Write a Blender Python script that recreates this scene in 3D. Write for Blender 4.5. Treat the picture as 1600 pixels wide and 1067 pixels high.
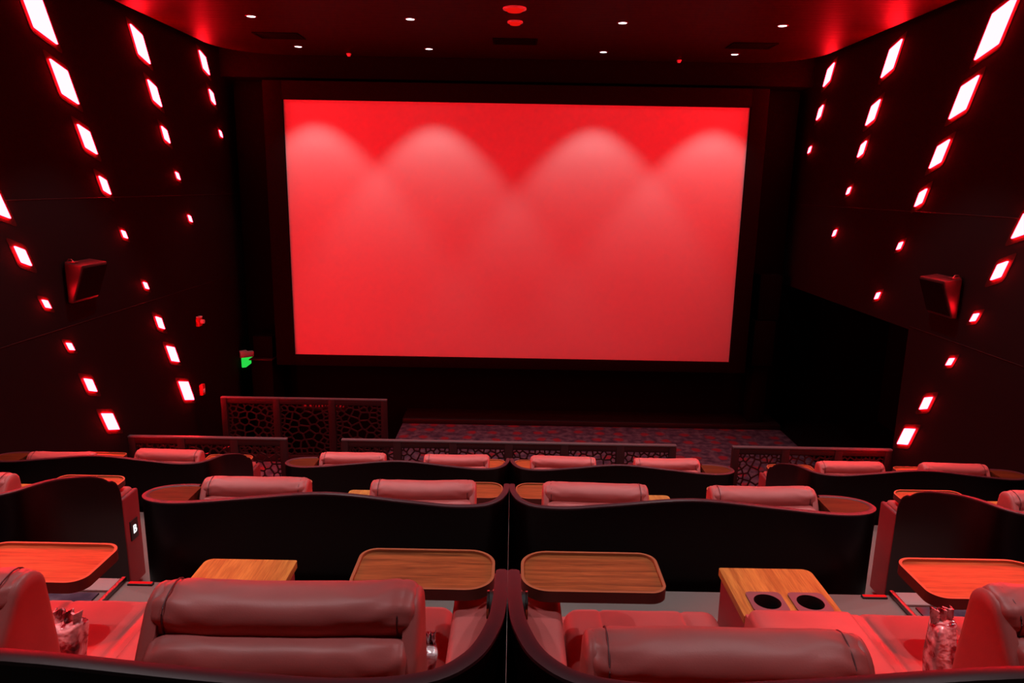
import bpy, bmesh, math, random
from mathutils import Vector, Matrix

scene = bpy.context.scene
for o in list(bpy.data.objects):
    bpy.data.objects.remove(o)

# ------------------------------------------------------------------ camera, world, exposure
CAM_Z = 3.9
cam_data = bpy.data.cameras.new('camera')
cam_data.sensor_width = 36.0
cam_data.lens = 1123.0 / 1600.0 * 36.0
cam_data.clip_start = 0.05
cam = bpy.data.objects.new('camera', cam_data)
scene.collection.objects.link(cam)
P, R = math.radians(12.2), math.radians(1.03)
cam.matrix_world = (Matrix.Translation((0, 0, CAM_Z)) @ Matrix.Rotation(math.pi / 2 - P, 4, 'X')
                    @ Matrix.Rotation(R, 4, 'Z'))
scene.camera = cam
world = bpy.data.worlds.new('world'); scene.world = world
world.use_nodes = True
world.node_tree.nodes['Background'].inputs[0].default_value = (0.0, 0.0, 0.0, 1)
world.node_tree.nodes['Background'].inputs[1].default_value = 0.0
vs = scene.view_settings
vs.view_transform = 'Standard'; vs.look = 'None'; vs.exposure = 0.0; vs.gamma = 1.0
vs.use_curve_mapping = False

LAMP_RGB = (185.0, 0.97, 2.0)        # red wall lamps, radiance
SPOT_W = 110.0                        # white ceiling downlights over the seats
RED_SPOT_W = 360.0                   # unseen red downlights, guessed, reddening the outer trays
SCREEN_SPOT_W = 46.0                 # white ceiling downlights in front of the screen

# ------------------------------------------------------------------ helpers
COL = scene.collection

def link(name, me, mat=None, parent=None, loc=None, smooth=35):
    o = bpy.data.objects.new(name, me)
    COL.objects.link(o)
    if mat is not None:
        for m in (mat if isinstance(mat, (list, tuple)) else [mat]):
            me.materials.append(m)
    if smooth:
        me.polygons.foreach_set('use_smooth', [True] * len(me.polygons))
        me.set_sharp_from_angle(angle=math.radians(smooth))
    if parent is not None:
        o.parent = parent
    if loc is not None:
        o.location = loc
    return o

def obj(name, bm, mat, parent=None, loc=None, smooth=35):
    bmesh.ops.recalc_face_normals(bm, faces=bm.faces)
    me = bpy.data.meshes.new(name)
    bm.to_mesh(me); bm.free()
    return link(name, me, mat, parent, loc, smooth)

def raw(name, verts, faces, mat, parent=None, loc=None, smooth=35, mats=None):
    me = bpy.data.meshes.new(name)
    me.from_pydata(verts, [], faces)
    if mats:
        me.polygons.foreach_set('material_index', mats)
    me.validate(); me.update()
    bm = bmesh.new(); bm.from_mesh(me)
    bmesh.ops.recalc_face_normals(bm, faces=bm.faces)
    bm.to_mesh(me); bm.free()
    return link(name, me, mat, parent, loc, smooth)

def tag(o, label, cat, group=None, kind=None):
    o['label'] = label; o['category'] = cat
    if group: o['group'] = group
    if kind: o['kind'] = kind
    return o

def root(name, loc, label, cat, group=None, rotz=0.0):
    o = bpy.data.objects.new(name, None)
    COL.objects.link(o)
    o.empty_display_size = 0.05
    o.location = loc; o.rotation_euler = (0, 0, rotz)
    return tag(o, label, cat, group)

def struct(o):
    o['kind'] = 'structure'
    return o

def copy_tree(o, loc, label, group=None):
    def rec(src, par):
        c = src.copy()
        COL.objects.link(c)
        if par is not None:
            c.parent = par
        for ch in src.children:
            rec(ch, c)
        return c
    c = rec(o, None)
    c.location = loc
    c['label'] = label
    if group: c['group'] = group
    return c

def rbox(bm, x0, x1, y0, y1, z0, z1, r=0.0, seg=2, M=None):
    ret = bmesh.ops.create_cube(bm, size=1.0)
    vs_ = ret['verts']
    for v in vs_:
        v.co = Vector(((x0 + x1) / 2 + v.co.x * (x1 - x0), (y0 + y1) / 2 + v.co.y * (y1 - y0), (z0 + z1) / 2 + v.co.z * (z1 - z0)))
    es = list({e for v in vs_ for e in v.link_edges})
    allv = vs_
    if r > 0:
        out = bmesh.ops.bevel(bm, geom=es, offset=r, segments=seg, profile=0.5, affect='EDGES')
        allv = list({v for v in vs_ if v.is_valid} | set(out['verts']))
    if M is not None:
        for v in allv:
            v.co = M @ v.co
    return bm

def box_obj(name, b, mat, parent=None, r=0.0, seg=2, loc=None):
    bm = bmesh.new()
    rbox(bm, *b, r=r, seg=seg)
    return obj(name, bm, mat, parent, loc)

def cyl(bm, c, axis, r, h, n=24, r2=None):
    axis = Vector(axis).normalized()
    q = Vector((0, 0, 1)).rotation_difference(axis).to_matrix().to_4x4()
    bmesh.ops.create_cone(bm, cap_ends=True, segments=n, radius1=r, radius2=r if r2 is None else r2, depth=h,
                          matrix=Matrix.Translation(c) @ q)
    return bm

def tube(pts, r, n=8, closed=False):
    bm = bmesh.new()
    rings = []
    m = len(pts)
    for i, p in enumerate(pts):
        p = Vector(p)
        a = Vector(pts[i - 1]) if (i > 0 or closed) else p
        b = Vector(pts[(i + 1) % m]) if (i < m - 1 or closed) else p
        t = (b - a).normalized()
        up = Vector((0, 0, 1)) if abs(t.z) < 0.9 else Vector((0, 1, 0))
        s = t.cross(up).normalized(); u = s.cross(t)
        rings.append([bm.verts.new(p + r * (math.cos(k * 2 * math.pi / n) * s + math.sin(k * 2 * math.pi / n) * u)) for k in range(n)])
    for i in range(m if closed else m - 1):
        A, B = rings[i], rings[(i + 1) % m]
        for k in range(n):
            bm.faces.new((A[k], A[(k + 1) % n], B[(k + 1) % n], B[k]))
    if not closed:
        bm.faces.new(rings[0][::-1]); bm.faces.new(rings[-1])
    return bm

def coords(a, b, r, n_edge=5, n_mid=10, extra=()):
    """Sample positions between a and b, denser in a rounded border of width r and round each groove."""
    c = {a, b}
    for i in range(n_edge + 1):
        t = 1 - math.cos(i / n_edge * math.pi / 2)
        c.add(a + r * t); c.add(b - r * t)
    for i in range(1, n_mid):
        c.add(a + r + (b - a - 2 * r) * i / n_mid)
    for g in extra:
        for d in (-0.024, -0.012, -0.005, 0.0, 0.005, 0.012, 0.024):
            c.add(g + d)
    s = sorted(c)
    out = [s[0]]
    for x in s[1:]:
        if x - out[-1] > 1e-4:
            out.append(x)
    return out

def pillow(x0, x1, y0, y1, zb, zt, r, gx=(), gy=(), crown=0.0, depth=0.008, wr=0.0, seed=0, M=None, n_mid=10):
    """Upholstered block: rounded top border, stitched grooves, slightly crowned top."""
    rnd = random.Random(seed)
    ph = [rnd.uniform(0, 6.28) for _ in range(6)]
    X = coords(x0, x1, r, extra=gx, n_mid=n_mid); Y = coords(y0, y1, r, extra=gy, n_mid=n_mid)
    verts, faces = [], []
    def top(x, y):
        z = zt
        dx = max(0.0, r - min(x - x0, x1 - x)); dy = max(0.0, r - min(y - y0, y1 - y))
        d = min(r, math.hypot(dx, dy))
        z -= r - math.sqrt(max(0.0, r * r - d * d))
        u = (x - x0) / (x1 - x0) * 2 - 1; v = (y - y0) / (y1 - y0) * 2 - 1
        z += crown * (1 - u * u) * (1 - v * v)
        for g in gx: z -= depth * math.exp(-((x - g) / 0.008) ** 2)
        for g in gy: z -= depth * math.exp(-((y - g) / 0.008) ** 2)
        if wr:
            z += wr * (math.sin(21 * x + 9 * y + ph[0]) * math.sin(17 * y - 6 * x + ph[1]) + 0.5 * math.sin(43 * x - 25 * y + ph[2])) * (1 - u * u)
        return max(z, zb + 0.001)
    nx, ny = len(X), len(Y)
    for y in Y:
        for x in X:
            verts.append((x, y, top(x, y)))
    for j in range(ny - 1):
        for i in range(nx - 1):
            a = j * nx + i
            faces.append((a, a + 1, a + nx + 1, a + nx))
    rim = [i for i in range(nx)] + [j * nx + nx - 1 for j in range(1, ny)] + [(ny - 1) * nx + i for i in range(nx - 2, -1, -1)] + [j * nx for j in range(ny - 2, 0, -1)]
    base = len(verts)
    for k in rim:
        verts.append((verts[k][0], verts[k][1], zb))
    m = len(rim)
    for k in range(m):
        faces.append((rim[k], base + k, base + (k + 1) % m, rim[(k + 1) % m]))
    faces.append(tuple(base + k for k in range(m)))
    if M is not None:
        verts = [tuple(M @ Vector(v)) for v in verts]
    return verts, faces

def bolster(w, ry, rz, seed, seam=0.036, M=None):
    """Head cushion: a long stuffed roll with stitched end caps and puckers near the ends. Axis X."""
    rnd = random.Random(seed)
    n = 40
    ts = []
    half = w / 2
    for i in range(61):
        s = i / 60 * 2 - 1
        ts.append(half * math.copysign(1 - (1 - abs(s)) ** 1.5, s))
    ph = [rnd.uniform(0, 6.28) for _ in range(8)]
    verts, faces = [], []
    for x in ts:
        e = half - abs(x)
        if e < seam:
            q = e / seam
            sc = 0.80 + 0.16 * math.sin(q * math.pi / 2)
            if e < 0.012:
                sc *= math.sqrt(max(0.02, 1 - ((0.012 - e) / 0.012) ** 2)) * 0.35 + 0.65
        else:
            sc = 1.0 - 0.035 * math.exp(-(e - seam) / 0.02)
        groove = 0.035 * math.exp(-((e - seam) / 0.005) ** 2)
        pk = math.exp(-(max(0, e - seam)) / 0.07)
        side = 1 if x > 0 else 0
        for k in range(n):
            a = k / n * 2 * math.pi
            ca, sa = math.cos(a), math.sin(a)
            # super-ellipse section: flatter underside
            p = 2.6
            rr = (abs(ca) ** p + abs(sa) ** p) ** (-1 / p)
            wob = 0.035 * pk * math.sin(9 * a + ph[side] + 2.0 * math.sin(40 * x + ph[2])) + 0.012 * math.sin(14 * x + 2 * a + ph[3]) + 0.008 * math.sin(31 * x - 3 * a + ph[4])
            k_ = sc * (1 - groove) * (1 + wob)
            sag = -0.004 * math.cos(x / half * 2.2) - 0.004 * math.sin(7 * x + ph[5])
            verts.append((x, ry * ca * rr * k_, rz * sa * rr * k_ + sag))
    m = len(ts)
    for i in range(m - 1):
        for k in range(n):
            faces.append((i * n + k, i * n + (k + 1) % n, (i + 1) * n + (k + 1) % n, (i + 1) * n + k))
    for end, i in ((-1, 0), (1, m - 1)):
        c = len(verts)
        verts.append((end * (half + 0.004), 0, 0))
        for k in range(n):
            faces.append((i * n + k, i * n + (k + 1) % n, c))
    if M is not None:
        verts = [tuple(M @ Vector(v)) for v in verts]
    return verts, faces

def rrect(x0, x1, y0, y1, r, n=8):
    pts = []
    rs = r if isinstance(r, (list, tuple)) else (r,) * 4
    for (cx, cy, a0, q) in ((x1 - rs[0], y1 - rs[0], 0, rs[0]), (x0 + rs[1], y1 - rs[1], 90, rs[1]), (x0 + rs[2], y0 + rs[2], 180, rs[2]), (x1 - rs[3], y0 + rs[3], 270, rs[3])):
        for i in range(n + 1):
            a = math.radians(a0 + 90 * i / n)
            pts.append((cx + q * math.cos(a), cy + q * math.sin(a)))
    return pts

def prism(bm, poly, z0, z1):
    a = [bm.verts.new((x, y, z0)) for x, y in poly]
    b = [bm.verts.new((x, y, z1)) for x, y in poly]
    n = len(poly)
    bm.faces.new(a[::-1]); bm.faces.new(b)
    for i in range(n):
        bm.faces.new((a[i], a[(i + 1) % n], b[(i + 1) % n], b[i]))
    return bm

# ------------------------------------------------------------------ materials
def mat(name, col, rough=0.5, metal=0.0, spec=0.5, coat=0.0):
    m = bpy.data.materials.new(name); m.use_nodes = True
    b = m.node_tree.nodes['Principled BSDF']
    b.inputs['Base Color'].default_value = (*col, 1)
    b.inputs['Roughness'].default_value = rough
    b.inputs['Metallic'].default_value = metal
    b.inputs['Specular IOR Level'].default_value = spec
    if coat: b.inputs['Coat Weight'].default_value = coat
    return m

def nd(m, t, **kw):
    n = m.node_tree.nodes.new(t)
    for k, v in kw.items():
        if k.startswith('i_'):
            n.inputs[k[2:].replace('_', ' ')].default_value = v
        else:
            setattr(n, k, v)
    return n

def bump_noise(m, scale, strength, dist=0.002, detail=3.0, coord='Object', stretch=(1, 1, 1)):
    nt = m.node_tree; b = nt.nodes['Principled BSDF']
    tc = nd(m, 'ShaderNodeTexCoord'); mp = nd(m, 'ShaderNodeMapping')
    mp.inputs['Scale'].default_value = stretch
    nz = nd(m, 'ShaderNodeTexNoise'); nz.inputs['Scale'].default_value = scale; nz.inputs['Detail'].default_value = detail
    bp = nd(m, 'ShaderNodeBump'); bp.inputs['Strength'].default_value = strength; bp.inputs['Distance'].default_value = dist
    nt.links.new(tc.outputs[coord], mp.inputs[0]); nt.links.new(mp.outputs[0], nz.inputs['Vector'])
    nt.links.new(nz.outputs['Fac'], bp.inputs['Height']); nt.links.new(bp.outputs[0], b.inputs['Normal'])
    return nz

def ramp_color(m, fac_out, stops):
    nt = m.node_tree
    r = nd(m, 'ShaderNodeValToRGB')
    els = r.color_ramp.elements
    while len(els) < len(stops): els.new(0.5)
    for e, (p, c) in zip(els, stops):
        e.position = p; e.color = (*c, 1)
    nt.links.new(fac_out, r.inputs[0])
    return r

def leather(name, col, rough=0.42):
    m = mat(name, col, rough, spec=0.27)
    nt = m.node_tree; b = nt.nodes['Principled BSDF']
    bump_noise(m, 260, 0.18, 0.001, 2.0)
    tc = nd(m, 'ShaderNodeTexCoord'); nz = nd(m, 'ShaderNodeTexNoise', i_Scale=5.0, i_Detail=5.0)
    nt.links.new(tc.outputs['Object'], nz.inputs['Vector'])
    c2 = tuple(c * 0.78 for c in col)
    r = ramp_color(m, nz.outputs['Fac'], [(0.3, c2), (0.7, col)])
    nt.links.new(r.outputs[0], b.inputs['Base Color'])
    return m

def wood(name, axis, dark=(0.12, 0.030, 0.008), light=(0.37, 0.108, 0.030), rough=0.38, spec=0.3):
    m = mat(name, light, rough, spec=spec)
    nt = m.node_tree; b = nt.nodes['Principled BSDF']
    tc = nd(m, 'ShaderNodeTexCoord'); mp = nd(m, 'ShaderNodeMapping')
    mp.inputs['Scale'].default_value = (1.6, 26, 26) if axis == 'X' else (26, 1.6, 26)
    nt.links.new(tc.outputs['Object'], mp.inputs[0])
    n1 = nd(m, 'ShaderNodeTexNoise', i_Scale=1.6, i_Detail=6.0, i_Roughness=0.6, i_Distortion=0.6)
    n2 = nd(m, 'ShaderNodeTexNoise', i_Scale=9.0, i_Detail=3.0)
    nt.links.new(mp.outputs[0], n1.inputs['Vector']); nt.links.new(mp.outputs[0], n2.inputs['Vector'])
    r = ramp_color(m, n1.outputs['Fac'], [(0.28, dark), (0.45, tuple((a + b_) / 2 for a, b_ in zip(dark, light))), (0.62, light), (0.8, tuple(c * 0.8 for c in light))])
    mx = nd(m, 'ShaderNodeMix', data_type='RGBA', blend_type='MULTIPLY')
    mx.inputs['Factor'].default_value = 0.55
    r2 = ramp_color(m, n2.outputs['Fac'], [(0.35, (0.55, 0.5, 0.45)), (0.6, (1, 1, 1))])
    nt.links.new(r.outputs[0], mx.inputs[6]); nt.links.new(r2.outputs[0], mx.inputs[7])
    nt.links.new(mx.outputs[2], b.inputs['Base Color'])
    return m

def emit(name, col, strength=1.0):
    m = bpy.data.materials.new(name); m.use_nodes = True
    nt = m.node_tree; nt.nodes.clear()
    e = nd(m, 'ShaderNodeEmission'); out = nd(m, 'ShaderNodeOutputMaterial')
    e.inputs[0].default_value = (*col, 1); e.inputs[1].default_value = strength
    nt.links.new(e.outputs[0], out.inputs[0])
    return m

M_LEATHER = leather('red_leather', (0.44, 0.102, 0.098))
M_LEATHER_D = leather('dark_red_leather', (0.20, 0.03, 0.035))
M_STITCH = mat('stitch_thread', (0.09, 0.02, 0.025), 0.6)
M_SHELL = mat('dark_veneer', (0.0035, 0.001, 0.0012), 0.3, spec=0.13)
bump_noise(M_SHELL, 30, 0.05, 0.002, 2.0, stretch=(8, 8, 0.4))
M_RIM = mat('maroon_lacquer_edge', (0.042, 0.014, 0.019), 0.45, spec=0.25)
M_WOOD_X = wood('walnut_across', 'X')
M_WOOD_Y = wood('walnut_along', 'Y', dark=(0.20, 0.08, 0.018), light=(0.43, 0.26, 0.055))
M_WOOD_REDLIT = wood('walnut_dim_red_lit', 'X', dark=(0.035, 0.008, 0.003), light=(0.095, 0.026, 0.007), rough=0.5, spec=0.08)  # walnut darkened and reddened to paint the dim red light at the shelf
M_WOOD_RIM = mat('walnut_edge', (0.30, 0.10, 0.04), 0.4)
M_WOOD_DARK = mat('walnut_underside', (0.05, 0.016, 0.012), 0.5)
M_PLUM = mat('plum_plastic', (0.12, 0.06, 0.075), 0.5)
M_BLACK = mat('black_plastic', (0.008, 0.007, 0.007), 0.5)
M_DULL = mat('dull_black', (0.004, 0.0025, 0.0025), 0.8, spec=0.05)
M_HOLE = mat('black_rubber', (0.004, 0.003, 0.003), 0.7, spec=0.2)
M_CHROME = mat('chrome', (0.75, 0.7, 0.7), 0.15, metal=1.0)
M_STEEL = mat('dark_steel', (0.22, 0.18, 0.18), 0.35, metal=1.0)
M_WALL = mat('dark_wall_fabric', (0.012, 0.005, 0.0055), 0.9, spec=0.04)
bump_noise(M_WALL, 320, 0.3, 0.001, 2.0)
M_SEAM = mat('panel_seam', (0.016, 0.009, 0.009), 0.7, spec=0.1)
M_BLACKWALL = mat('black_paint', (0.004, 0.0025, 0.0025), 0.85, spec=0.04)
M_MASK = mat('masking_felt', (0.006, 0.0025, 0.003), 0.9, spec=0.05)
M_CEIL = mat('ceiling_board', (0.016, 0.001, 0.001), 0.5, spec=0.02)
nzc = bump_noise(M_CEIL, 5, 0.25, 0.02, 4.0, stretch=(0.6, 6, 1))
M_SCREEN = mat('screen_white', (0.64, 0.64, 0.64), 0.8, spec=0.1)
M_GREY_FLOOR = mat('grey_carpet', (0.15, 0.135, 0.125), 0.95, spec=0.1)
bump_noise(M_GREY_FLOOR, 400, 0.5, 0.002)
M_STEP = mat('pale_grey_step_carpet', (0.40, 0.37, 0.35), 0.9, spec=0.1)
M_NOSING = mat('grey_nosing', (0.20, 0.18, 0.175), 0.6)
M_GUARD = mat('guard_metal', (0.018, 0.009, 0.010), 0.42, spec=0.35)
M_GUARD_TOP = mat('guard_top_rail', (0.07, 0.085, 0.09), 0.5, spec=0.3)
M_WHITE = mat('white_plastic', (0.75, 0.72, 0.70), 0.5)
M_REDPL = mat('red_plastic', (0.55, 0.03, 0.03), 0.4)
M_SPK = mat('speaker_body', (0.016, 0.010, 0.011), 0.4)
M_GRILLE = mat('speaker_grille', (0.004, 0.003, 0.003), 0.9, spec=0.03)
M_VENT = mat('vent_black', (0.003, 0.002, 0.002), 0.9, spec=0.02)
M_HALO = mat('lamp_halo', (0.028, 0.003, 0.003), 0.7, spec=0.1)
M_LAMP = emit('red_lamp_glow', LAMP_RGB, 1.0)
M_SPOTLENS = emit('downlight_lens', (1.0, 0.97, 1.0), 6.0)
M_REDDOME = emit('red_ceiling_dome', (0.75, 0.006, 0.004), 1.0)
M_REDLENS = emit('guessed_red_lens', (6.0, 0.1, 0.08), 1.0)
M_SPOTRING = mat('downlight_ring', (0.09, 0.08, 0.08), 0.4)
M_LED = emit('red_step_led', (0.85, 0.01, 0.012), 1.0)
M_LETTER = emit('lit_letter', (1.0, 0.98, 1.0), 1.2)
M_GREEN = emit('green_exit_panel', (0.02, 0.62, 0.06), 1.1)
M_PALE = mat('pale_strip', (0.6, 0.55, 0.52), 0.5)

# patterned carpet
M_CARPET = mat('patterned_carpet', (0.1, 0.06, 0.08), 0.95, spec=0.1)
def _carpet():
    m = M_CARPET; nt = m.node_tree; b = nt.nodes['Principled BSDF']
    tc = nd(m, 'ShaderNodeTexCoord'); mp = nd(m, 'ShaderNodeMapping')
    mp.inputs['Scale'].default_value = (2.9, 3.0, 1)
    vor = nd(m, 'ShaderNodeTexVoronoi', i_Scale=1.0, i_Randomness=0.45)
    vor.voronoi_dimensions = '2D'
    nt.links.new(tc.outputs['Object'], mp.inputs[0])
    nz = nd(m, 'ShaderNodeTexNoise', i_Scale=9.0, i_Detail=4.0)
    nt.links.new(tc.outputs['Object'], nz.inputs['Vector'])
    add = nd(m, 'ShaderNodeMath', operation='MULTIPLY_ADD')
    nt.links.new(mp.outputs[0], vor.inputs['Vector'])
    nt.links.new(nz.outputs['Fac'], add.inputs[0]); add.inputs[1].default_value = 0.45
    nt.links.new(vor.outputs['Distance'], add.inputs[2])
    base = ramp_color(m, nz.outputs['Fac'], [(0.35, (0.03, 0.026, 0.045)), (0.5, (0.055, 0.048, 0.072)), (0.65, (0.09, 0.085, 0.105))])
    r = ramp_color(m, add.outputs[0], [(0.36, (1, 1, 1)), (0.50, (0, 0, 0))])
    mx = nd(m, 'ShaderNodeMix', data_type='RGBA')
    nt.links.new(r.outputs[0], mx.inputs['Factor'])
    nt.links.new(base.outputs[0], mx.inputs[6]); mx.inputs[7].default_value = (0.15, 0.02, 0.03, 1)
    nt.links.new(mx.outputs[2], b.inputs['Base Color'])
_carpet()

# clear wrap over a dark red blanket
M_WRAP = mat('blanket_in_clear_wrap', (0.6, 0.5, 0.52), 0.14, spec=0.9)
def _wrap():
    m = M_WRAP; nt = m.node_tree; b = nt.nodes['Principled BSDF']
    tc = nd(m, 'ShaderNodeTexCoord')
    nz = nd(m, 'ShaderNodeTexNoise', i_Scale=22.0, i_Detail=3.0, i_Distortion=1.0)
    nt.links.new(tc.outputs['Object'], nz.inputs['Vector'])
    r = ramp_color(m, nz.outputs['Fac'], [(0.34, (0.04, 0.012, 0.018)), (0.44, (0.25, 0.03, 0.045)), (0.52, (0.50, 0.40, 0.43)), (0.66, (0.75, 0.70, 0.72))])
    nt.links.new(r.outputs[0], b.inputs['Base Color'])
    n2 = nd(m, 'ShaderNodeTexNoise', i_Scale=35.0, i_Detail=2.0)
    bp = nd(m, 'ShaderNodeBump', i_Strength=0.8, i_Distance=0.01)
    nt.links.new(tc.outputs['Object'], n2.inputs['Vector']); nt.links.new(n2.outputs['Fac'], bp.inputs['Height']); nt.links.new(bp.outputs[0], b.inputs['Normal'])
_wrap()

# ------------------------------------------------------------------ the room
WX = 4.5
ROW = {'C': (1.045, 2.01), 'B': (3.22, 1.31), 'A': (5.395, 0.61)}   # back plane of the pods, floor height
# front floor and the tiers
bm = bmesh.new()
rbox(bm, -WX, WX, 7.55, 9.70, -0.1, 0.0)
rbox(bm, -1.80, WX, 9.70, 12.0, -0.1, 0.0)
struct(obj('floor', bm, M_CARPET))
struct(box_obj('floor', (-WX, -1.80, 9.70, 12.0, -1.30, -1.20), M_BLACKWALL))
struct(box_obj('wall_stairwell', (-WX, -1.80, 9.60, 9.70, -1.30, -0.1), M_BLACKWALL))
struct(box_obj('wall_stairwell', (-1.80, -1.70, 9.70, 12.0, -1.30, -0.1), M_BLACKWALL))
for (y0, y1, z) in ((5.30, 7.55, 0.61), (3.125, 5.30, 1.31), (0.95, 3.125, 2.01), (-3.0, 0.95, 2.71)):
    struct(box_obj('floor', (-WX, WX, y0, y1, -0.1, z), M_GREY_FLOOR))
# step blocks in the two aisles and carpet on the upper tread
k = 1
for s in (-1, 1):
    for (y0, y1, z0, z1, m_) in ((3.125, 3.62, 1.31, 1.66, M_GREY_FLOOR), (5.30, 5.80, 0.61, 0.96, M_GREY_FLOOR), (7.55, 7.98, 0.0, 0.31, M_GREY_FLOOR)):
        xs = sorted((s * 1.84, s * 2.37))
        struct(box_obj('floor', (xs[0], xs[1], y0, y1, z0, z1), m_, r=0.008))
    xs = sorted((s * 1.90, s * 2.62))
    struct(box_obj('floor', (xs[0], xs[1], 1.2, 3.015, 2.01, 2.018), M_CARPET))
    xs = sorted((s * 1.86, s * 2.62))
    struct(box_obj('trim_%d' % k, (xs[0], xs[1], 3.03, 3.135, 2.01, 2.022), M_NOSING, r=0.004)); k += 1
    bm = bmesh.new()
    xa = sorted((s * 1.832, s * 1.856))
    rbox(bm, xa[0], xa[1], 2.2, 3.135, 2.01, 2.034, r=0.006)
    struct(obj('trim_%d' % k, bm, M_STEEL)); k += 1

# walls: fabric panels with seams at fixed heights
def wall_panels(sign):
    x = sign * WX
    t = 0.25
    xs = sorted((x, x + sign * t))
    if sign < 0:
        w = box_obj('wall_left', (xs[0], xs[1], -3.0, 12.0, -1.3, 6.6), M_WALL)
    else:                                        # opening to the exit passage near the screen
        bm = bmesh.new()
        rbox(bm, xs[0], xs[1], -3.0, 8.02, -0.1, 6.6)
        rbox(bm, xs[0], xs[1], 8.02, 12.0, 2.39, 6.6)
        w = obj('wall_right', bm, M_WALL)
    struct(w)
    return w
wall_panels(-1); wall_panels(1)
def seam(y0, y1, z0, z1, s, n):
    xs = sorted((s * WX, s * (WX - 0.006)))
    struct(box_obj('trim_%d' % n, (xs[0], xs[1], y0, y1, z0, z1), M_SEAM, r=0.0025, seg=1))
for s in (-1, 1):
    seam(-1.0, 12.0, 3.695, 3.702, s, k); k += 1
    if s < 0:
        seam(-1.0, 12.0, 2.425, 2.431, s, k); k += 1
    else:
        seam(-1.0, 8.02, 2.425, 2.431, s, k); k += 1
# black passage behind the opening
bm = bmesh.new()
rbox(bm, 6.4, 6.6, 7.5, 12.2, -0.1, 2.9)
rbox(bm, 4.75, 6.6, 7.75, 8.02, -0.1, 2.9)
rbox(bm, 4.75, 6.6, 7.75, 12.0, 2.39, 2.6)
struct(obj('wall_passage', bm, M_BLACKWALL))
struct(box_obj('floor', (4.5, 6.6, 8.02, 12.0, -0.1, -0.002), M_BLACKWALL))
struct(box_obj('wall_front', (-4.75, 6.6, 12.0, 12.25, -1.3, 6.6), M_BLACKWALL))
struct(box_obj('wall_back', (-4.75, 4.75, -3.25, -3.0, -0.1, 6.6), M_BLACKWALL))
# low black plinth under the screen
struct(box_obj('baseboard_front', (-1.8, 4.5, 11.42, 12.0, 0.0, 0.085), M_BLACK, r=0.006))
# ceiling: dark slab above, lit board hung below it with a slot along each side wall
struct(box_obj('ceiling', (-4.75, 4.75, -3.0, 12.25, 6.5, 6.7), M_BLACKWALL))
bm = bmesh.new()
prism(bm, rrect(-4.28, 4.28, -2.9, 11.35, [0.9, 0.9, 0.1, 0.1], 10), 5.75, 5.92)
struct(obj('ceiling', bm, M_CEIL))
# bulkhead over the screen
struct(box_obj('wall_front', (-4.5, 4.5, 11.5, 12.0, 5.45, 6.5), M_BLACKWALL))

# ------------------------------------------------------------------ the screen
sc = root('cinema_screen', (0, 11.4, 1.15), 'large white cinema screen on the front wall lit red with four pale scallops', 'screen')
raw('projection_surface', [(-3.53, 0.0, 0.01), (3.54, 0.0, 0.01), (3.54, 0.0, 3.97), (-3.53, 0.0, 3.97),
                           (-3.53, 0.03, 0.01), (3.54, 0.03, 0.01), (3.54, 0.03, 3.97), (-3.53, 0.03, 3.97)],
    [(0, 1, 2, 3), (7, 6, 5, 4), (0, 4, 5, 1), (1, 5, 6, 2), (2, 6, 7, 3), (3, 7, 4, 0)], M_SCREEN, sc, smooth=0)
bm = bmesh.new()
for b in ((-3.82, -3.535, -0.06, 0.12, -0.16, 4.24), (3.545, 3.80, -0.06, 0.12, -0.16, 4.24), (-3.535, 3.545, -0.06, 0.12, 3.972, 4.24), (-3.535, 3.545, -0.06, 0.12, -0.16, 0.006)):
    rbox(bm, *b, r=0.006)
obj('masking_frame', bm, M_MASK, sc)
bm = bmesh.new()
for x in (-3.0, -1.0, 1.0, 3.0):
    rbox(bm, x - 0.05, x + 0.05, 0.12, 0.6, 0.3, 0.4); rbox(bm, x - 0.05, x + 0.05, 0.12, 0.6, 3.6, 3.7)
    rbox(bm, x - 0.05, x + 0.05, 0.05, 0.12, -0.1, 4.2)
obj('support_frame', bm, M_BLACK, sc)

# black boxes at the screen's lower corners
t = root('stage_box', (-4.08, 11.6, -1.2), 'dark ledge-topped cabinet left of the screen behind the green exit sign', 'cabinet')
box_obj('body', (-0.16, 0.18, -0.25, 0.3, 0.0, 2.265), M_DULL, t, r=0.01)
box_obj('ledge', (-0.18, 0.2, -0.3, 0.3, 2.265, 2.285), M_GUARD, t, r=0.006)
box_obj('head_box', (-0.14, 0.18, -0.18, 0.3, 2.285, 2.645), M_DULL, t, r=0.02)
t = root('stage_speaker', (4.13, 11.65, 0.085), 'black speaker tower right of the screen beside the dark passage', 'speaker')
box_obj('stand', (-0.12, 0.12, -0.1, 0.25, 0.0, 1.0), M_DULL, t, r=0.01)
box_obj('cabinet', (-0.2, 0.14, -0.2, 0.3, 1.0, 1.75), M_DULL, t, r=0.015)
box_obj('horn_cabinet', (-0.16, 0.2, -0.16, 0.3, 1.75, 2.5), M_GRILLE, t, r=0.03)
bm = bmesh.new(); cyl(bm, (0.05, -0.205, 1.06), (0, 1, 0), 0.012, 0.012, 12)
obj('badge', bm, M_CHROME, t)

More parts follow.
